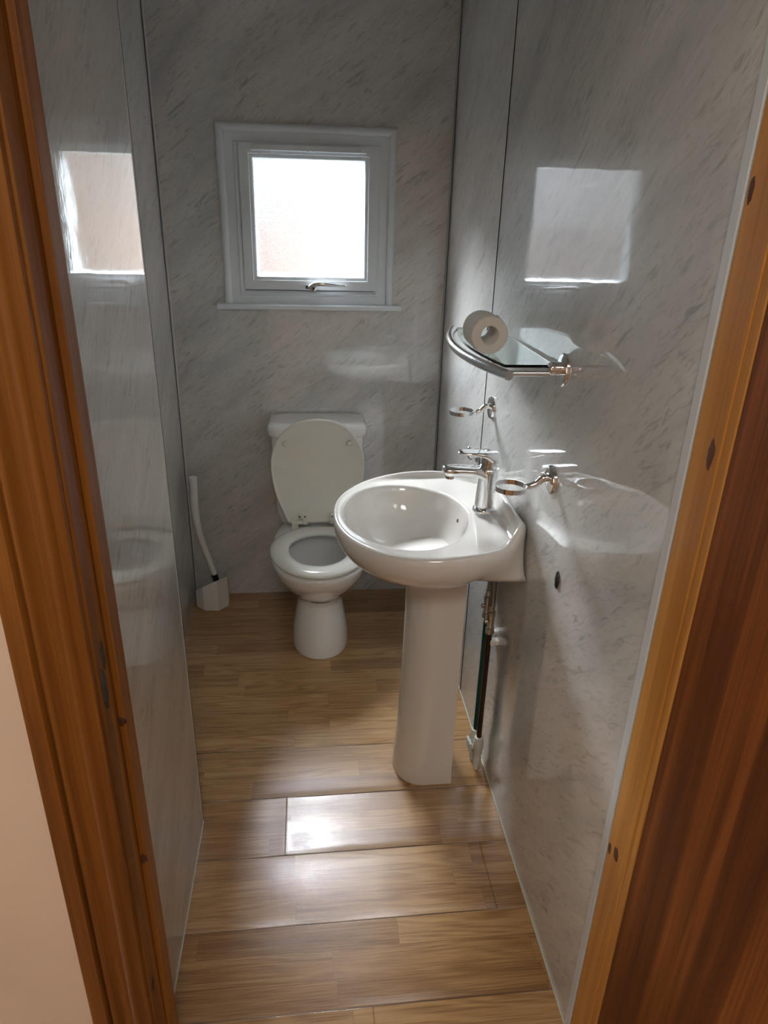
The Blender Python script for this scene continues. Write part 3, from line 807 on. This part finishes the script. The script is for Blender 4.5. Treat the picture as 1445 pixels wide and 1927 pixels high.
tube('gallery_rail', rl, .0105, M['chrome_worn'], shelf, n=22)
gp = []
for k in range(31):
    t = -1+2*k/30; gp.append((.872+.030*t*t, -1.0695+t*.243))
gp += [(XR-.012, -1.0695+.243), (XR-.012, -1.0695-.243)]
prism('glass_panel', gp, 'z', SZ+.002, SZ+.008, M['glass'], shelf)
for y in (-1.24, -.90): tube('glass_peg', [(.899, y, SZ-.006), (.899, y, SZ+.0015)], .006, M['chrome'], shelf, n=14)
# roll lies on the glass, axis along the shelf
rz = SZ+.008+.0405
ra, rb = Vector((.893, -1.205, rz)), Vector((.893, -1.108, rz)); ax = (rb-ra).normalized()
def roll_geo():
    n = 64; V = []; F = []
    U = Vector((1, 0, 0)); U = (U-ax*U.dot(ax)).normalized(); W = ax.cross(U)
    L = (rb-ra).length
    prof = [(.0205, 0), (.0385, 0), (.0400, .002)]+[(.0404+.0004*math.sin(i*1.7), .002+(L-.004)*i/18) for i in range(1, 18)]+[(.0400, L-.002), (.0385, L), (.0205, L)]
    for r, h in prof:
        for k in range(n):
            a = 2*PI*k/n; q = r+(.0009*mnoise.noise(Vector((math.cos(a)*3, math.sin(a)*3, h*60))) if r > .03 else 0)
            V.append(ra+ax*h+U*math.cos(a)*q+W*math.sin(a)*q)
    m = len(prof)
    for i in range(m-1):
        for k in range(n): F.append((i*n+k, i*n+(k+1) % n, (i+1)*n+(k+1) % n, (i+1)*n+k))
    for k in range(n): F.append(((m-1)*n+k, (m-1)*n+(k+1) % n, (k+1) % n, k))
    return V, F
V, F = roll_geo()
roll = empty('toilet_roll', tuple(ra+(rb-ra)/2-Vector((0, 0, .0405))), 'part-used white toilet roll lying on the glass shelf', 'toilet roll')
mk('paper', V, F, M['paper'], roll, auto=50)
V1, F1 = geo_tube([ra+ax*.0006, rb-ax*.0006], .0204, 48, cap=False); V2, F2 = geo_tube([ra+ax*.0006, rb-ax*.0006], .0192, 48, cap=False)
Vm, Fm = merge((V1, F1), (V2, F2)); Fm += [(k, (k+1) % 48, 96+(k+1) % 48, 96+k) for k in range(48)]
mk('core', Vm, Fm, M['card'], roll)

# ------------------------------------------------------------------ ring holders
def ring_holder(cy, cz, label, rx, rz_):
    h = empty('tumbler_holder', (XR, cy, cz), label, 'tumbler holder', 'chrome ring holders on the right wall')
    lathe('wall_plate', [(.0315, 0), (.0315, .004), (.029, .0075), (.020, .0095), (.009, .0105)], (XR, cy, cz), M['chrome'], h, axis=(-1, 0, 0), n=36)
    a = crom([(XR-.008, cy, cz+.004), (XR-.020, cy, cz+.003), (XR-.032, cy-.0, cz-.008), (XR-.045, cy, cz-.0135), (rx+.033, cy, rz_)], 6)
    tube('arm', a, [.0085-.002*i/len(a) for i in range(len(a))], M['chrome'], h, n=18)
    n = 48; V = []; F = []
    prof = [(.0322, -.0055), (.0348, -.0055), (.0348, .0055), (.0322, .0055)]
    for r, z in prof:
        for k in range(n):
            t = 2*PI*k/n; V.append((rx+r*math.cos(t), cy+r*math.sin(t), rz_+z))
    for i in range(4):
        for k in range(n): F.append((i*n+k, i*n+(k+1) % n, ((i+1) % 4)*n+(k+1) % n, ((i+1) % 4)*n+k))
    mk('ring', V, F, M['chrome'], h, auto=40)
    return h
ring_holder(-1.350, 1.034, 'chrome ring tumbler holder, the nearer one, beside the mixer tap', .928, 1.018)
ring_holder(-.817, 1.048, 'chrome ring tumbler holder, the farther one, below the shelf end', .930, 1.036)

hk = empty('wall_hook', (XR, -.70, .862), 'small chrome robe hook on the wall behind the tap lever', 'hook')
lathe('hook_plate', [(.017, 0), (.017, .005), (.014, .007)], (XR, -.70, .862), M['chrome'], hk, axis=(-1, 0, 0), n=28)
tube('hook_stem', crom([(XR-.006, -.70, .862), (XR-.02, -.70, .860), (XR-.027, -.70, .868), (XR-.027, -.70, .880)], 5), .0075, M['chrome'], hk, n=16)
blob('hook_knob', (XR-.027, -.70, .886), .0105, (1, 1, 1), M['chrome'], hk, 0, 0)

tag(blob('fixing_remnant', (XR-.0015, -1.458, .850), .02, (.22, .42, 1.0), M['residue'], None, 4, .35), 'dark oval fixing remnant stuck on the right wall beside the basin', 'fixing remnant')

# ------------------------------------------------------------------ water pipes
def pipe(px, py, zsh, label, mat, vdir):
    p = empty('water_pipe', (px, py, 0), label, 'pipe', 'basin supply pipes')
    tube('pipe', [(px, py, .118), (px, py, .50)], .0075, mat, p, n=18)
    # push-fit valve at the floor
    v = lathe('push_fit_valve', [(.0095, 0), (.0095, .018), (.0125, .020), (.0125, .044), (.0105, .047), (.0105, .056), (.0135, .059), (.0135, .076), (.0155, .080), (.0155, .104), (.0135, .108), (.0125, .118), (.0095, .120)], (px, py, .001), M['fitting'], p, n=24)
    tube('valve_spindle', [(px, py, .078), (px-.020, py+vdir*.010, .078)], .0085, M['fitting'], v, n=16)
    box('valve_lever', px-.026, px-.019, py+vdir*.010-.012, py+vdir*.010+.012, .066, .094, M['fitting'], v, .002)
    # isolating valve
    iv = lathe('isolating_valve', [(.008, 0), (.0125, .001), (.0125, .016), (.010, .018), (.0095, .024), (.0105, .026), (.0105, .050), (.0095, .053), (.0125, .055), (.0125, .069), (.009, .071)], (px, py, .485+zsh), M['nickel'], p, n=6*4)
    tube('screw_head', [(px-.008, py, .523+zsh), (px-.017, py, .523+zsh)], .006, M['nickel'], iv, n=14)
    hpz = .555+zsh
    tube('flexible_hose', crom([(px, py, hpz-.004), (px+.001, py, hpz+.05), (px-.002, py+.004, hpz+.10), (px-.014, py+.014, hpz+.15), (px-.030, py+.02, .757)], 6), .0072, M['braid'], p, n=16)
    tube('hose_ferrule', [(px, py, hpz-.006), (px, py, hpz+.018)], .0085, M['nickel'], p, n=16)
    cl_ = box('pipe_clip', px+.003, XR, py-.010, py+.010, .449+zsh*.3, .463+zsh*.3, M['white_plastic'], p, .002)
    return p
pipe(.990, -1.098, 0, 'dark brown water pipe with chrome valve, nearer one beside the pedestal', M['pipe_black'], 1)
pipe(.988, -1.062, .028, 'dark green tinted water pipe, farther one beside the pedestal', M['pipe_green'], -1)

# ------------------------------------------------------------------ light
wd = bpy.data.worlds.new('world'); S.world = wd; wd.use_nodes = True
nt = wd.node_tree; n_ = N(nt); bg = nt.nodes['Background']
tc = n_.node('ShaderNodeTexCoord'); sp_ = n_.node('ShaderNodeSeparateXYZ'); n_.link(tc.outputs['Generated'], sp_.inputs[0])
n_.link(n_.ramp(sp_.outputs[2], [(.0, (.92, .95, 1.0)), (.5, (.62, .78, 1.0))]), bg.inputs[0]); bg.inputs[1].default_value = 1.52
sl = bpy.data.lights.new('bright_sky_light', 'SUN'); sl.energy = 380; sl.angle = math.radians(52); sl.color = (.92, .96, 1.0)
so = bpy.data.objects.new('bright_sky_light', sl); COL.objects.link(so); so.location = (-2, 4, 5)
el, az = math.radians(40), math.radians(33)
sd = Vector((-math.sin(az)*math.cos(el), math.cos(az)*math.cos(el), math.sin(el)))
so.rotation_euler = sd.to_track_quat('Z', 'Y').to_euler()

S.view_settings.view_transform = 'Standard'; S.view_settings.look = 'None'; S.view_settings.gamma = 1; S.view_settings.use_curve_mapping = False
S.view_settings.exposure = -0.30
S.cycles.use_denoising = True; S.cycles.adaptive_threshold = .015
S.cycles.max_bounces = 10; S.cycles.diffuse_bounces = 5; S.cycles.glossy_bounces = 5; S.cycles.transmission_bounces = 8; S.cycles.transparent_max_bounces = 8
S.cycles.sample_clamp_indirect = 8.0; S.cycles.caustics_reflective = True; S.cycles.caustics_refractive = True
S.cycles.blur_glossy = .5
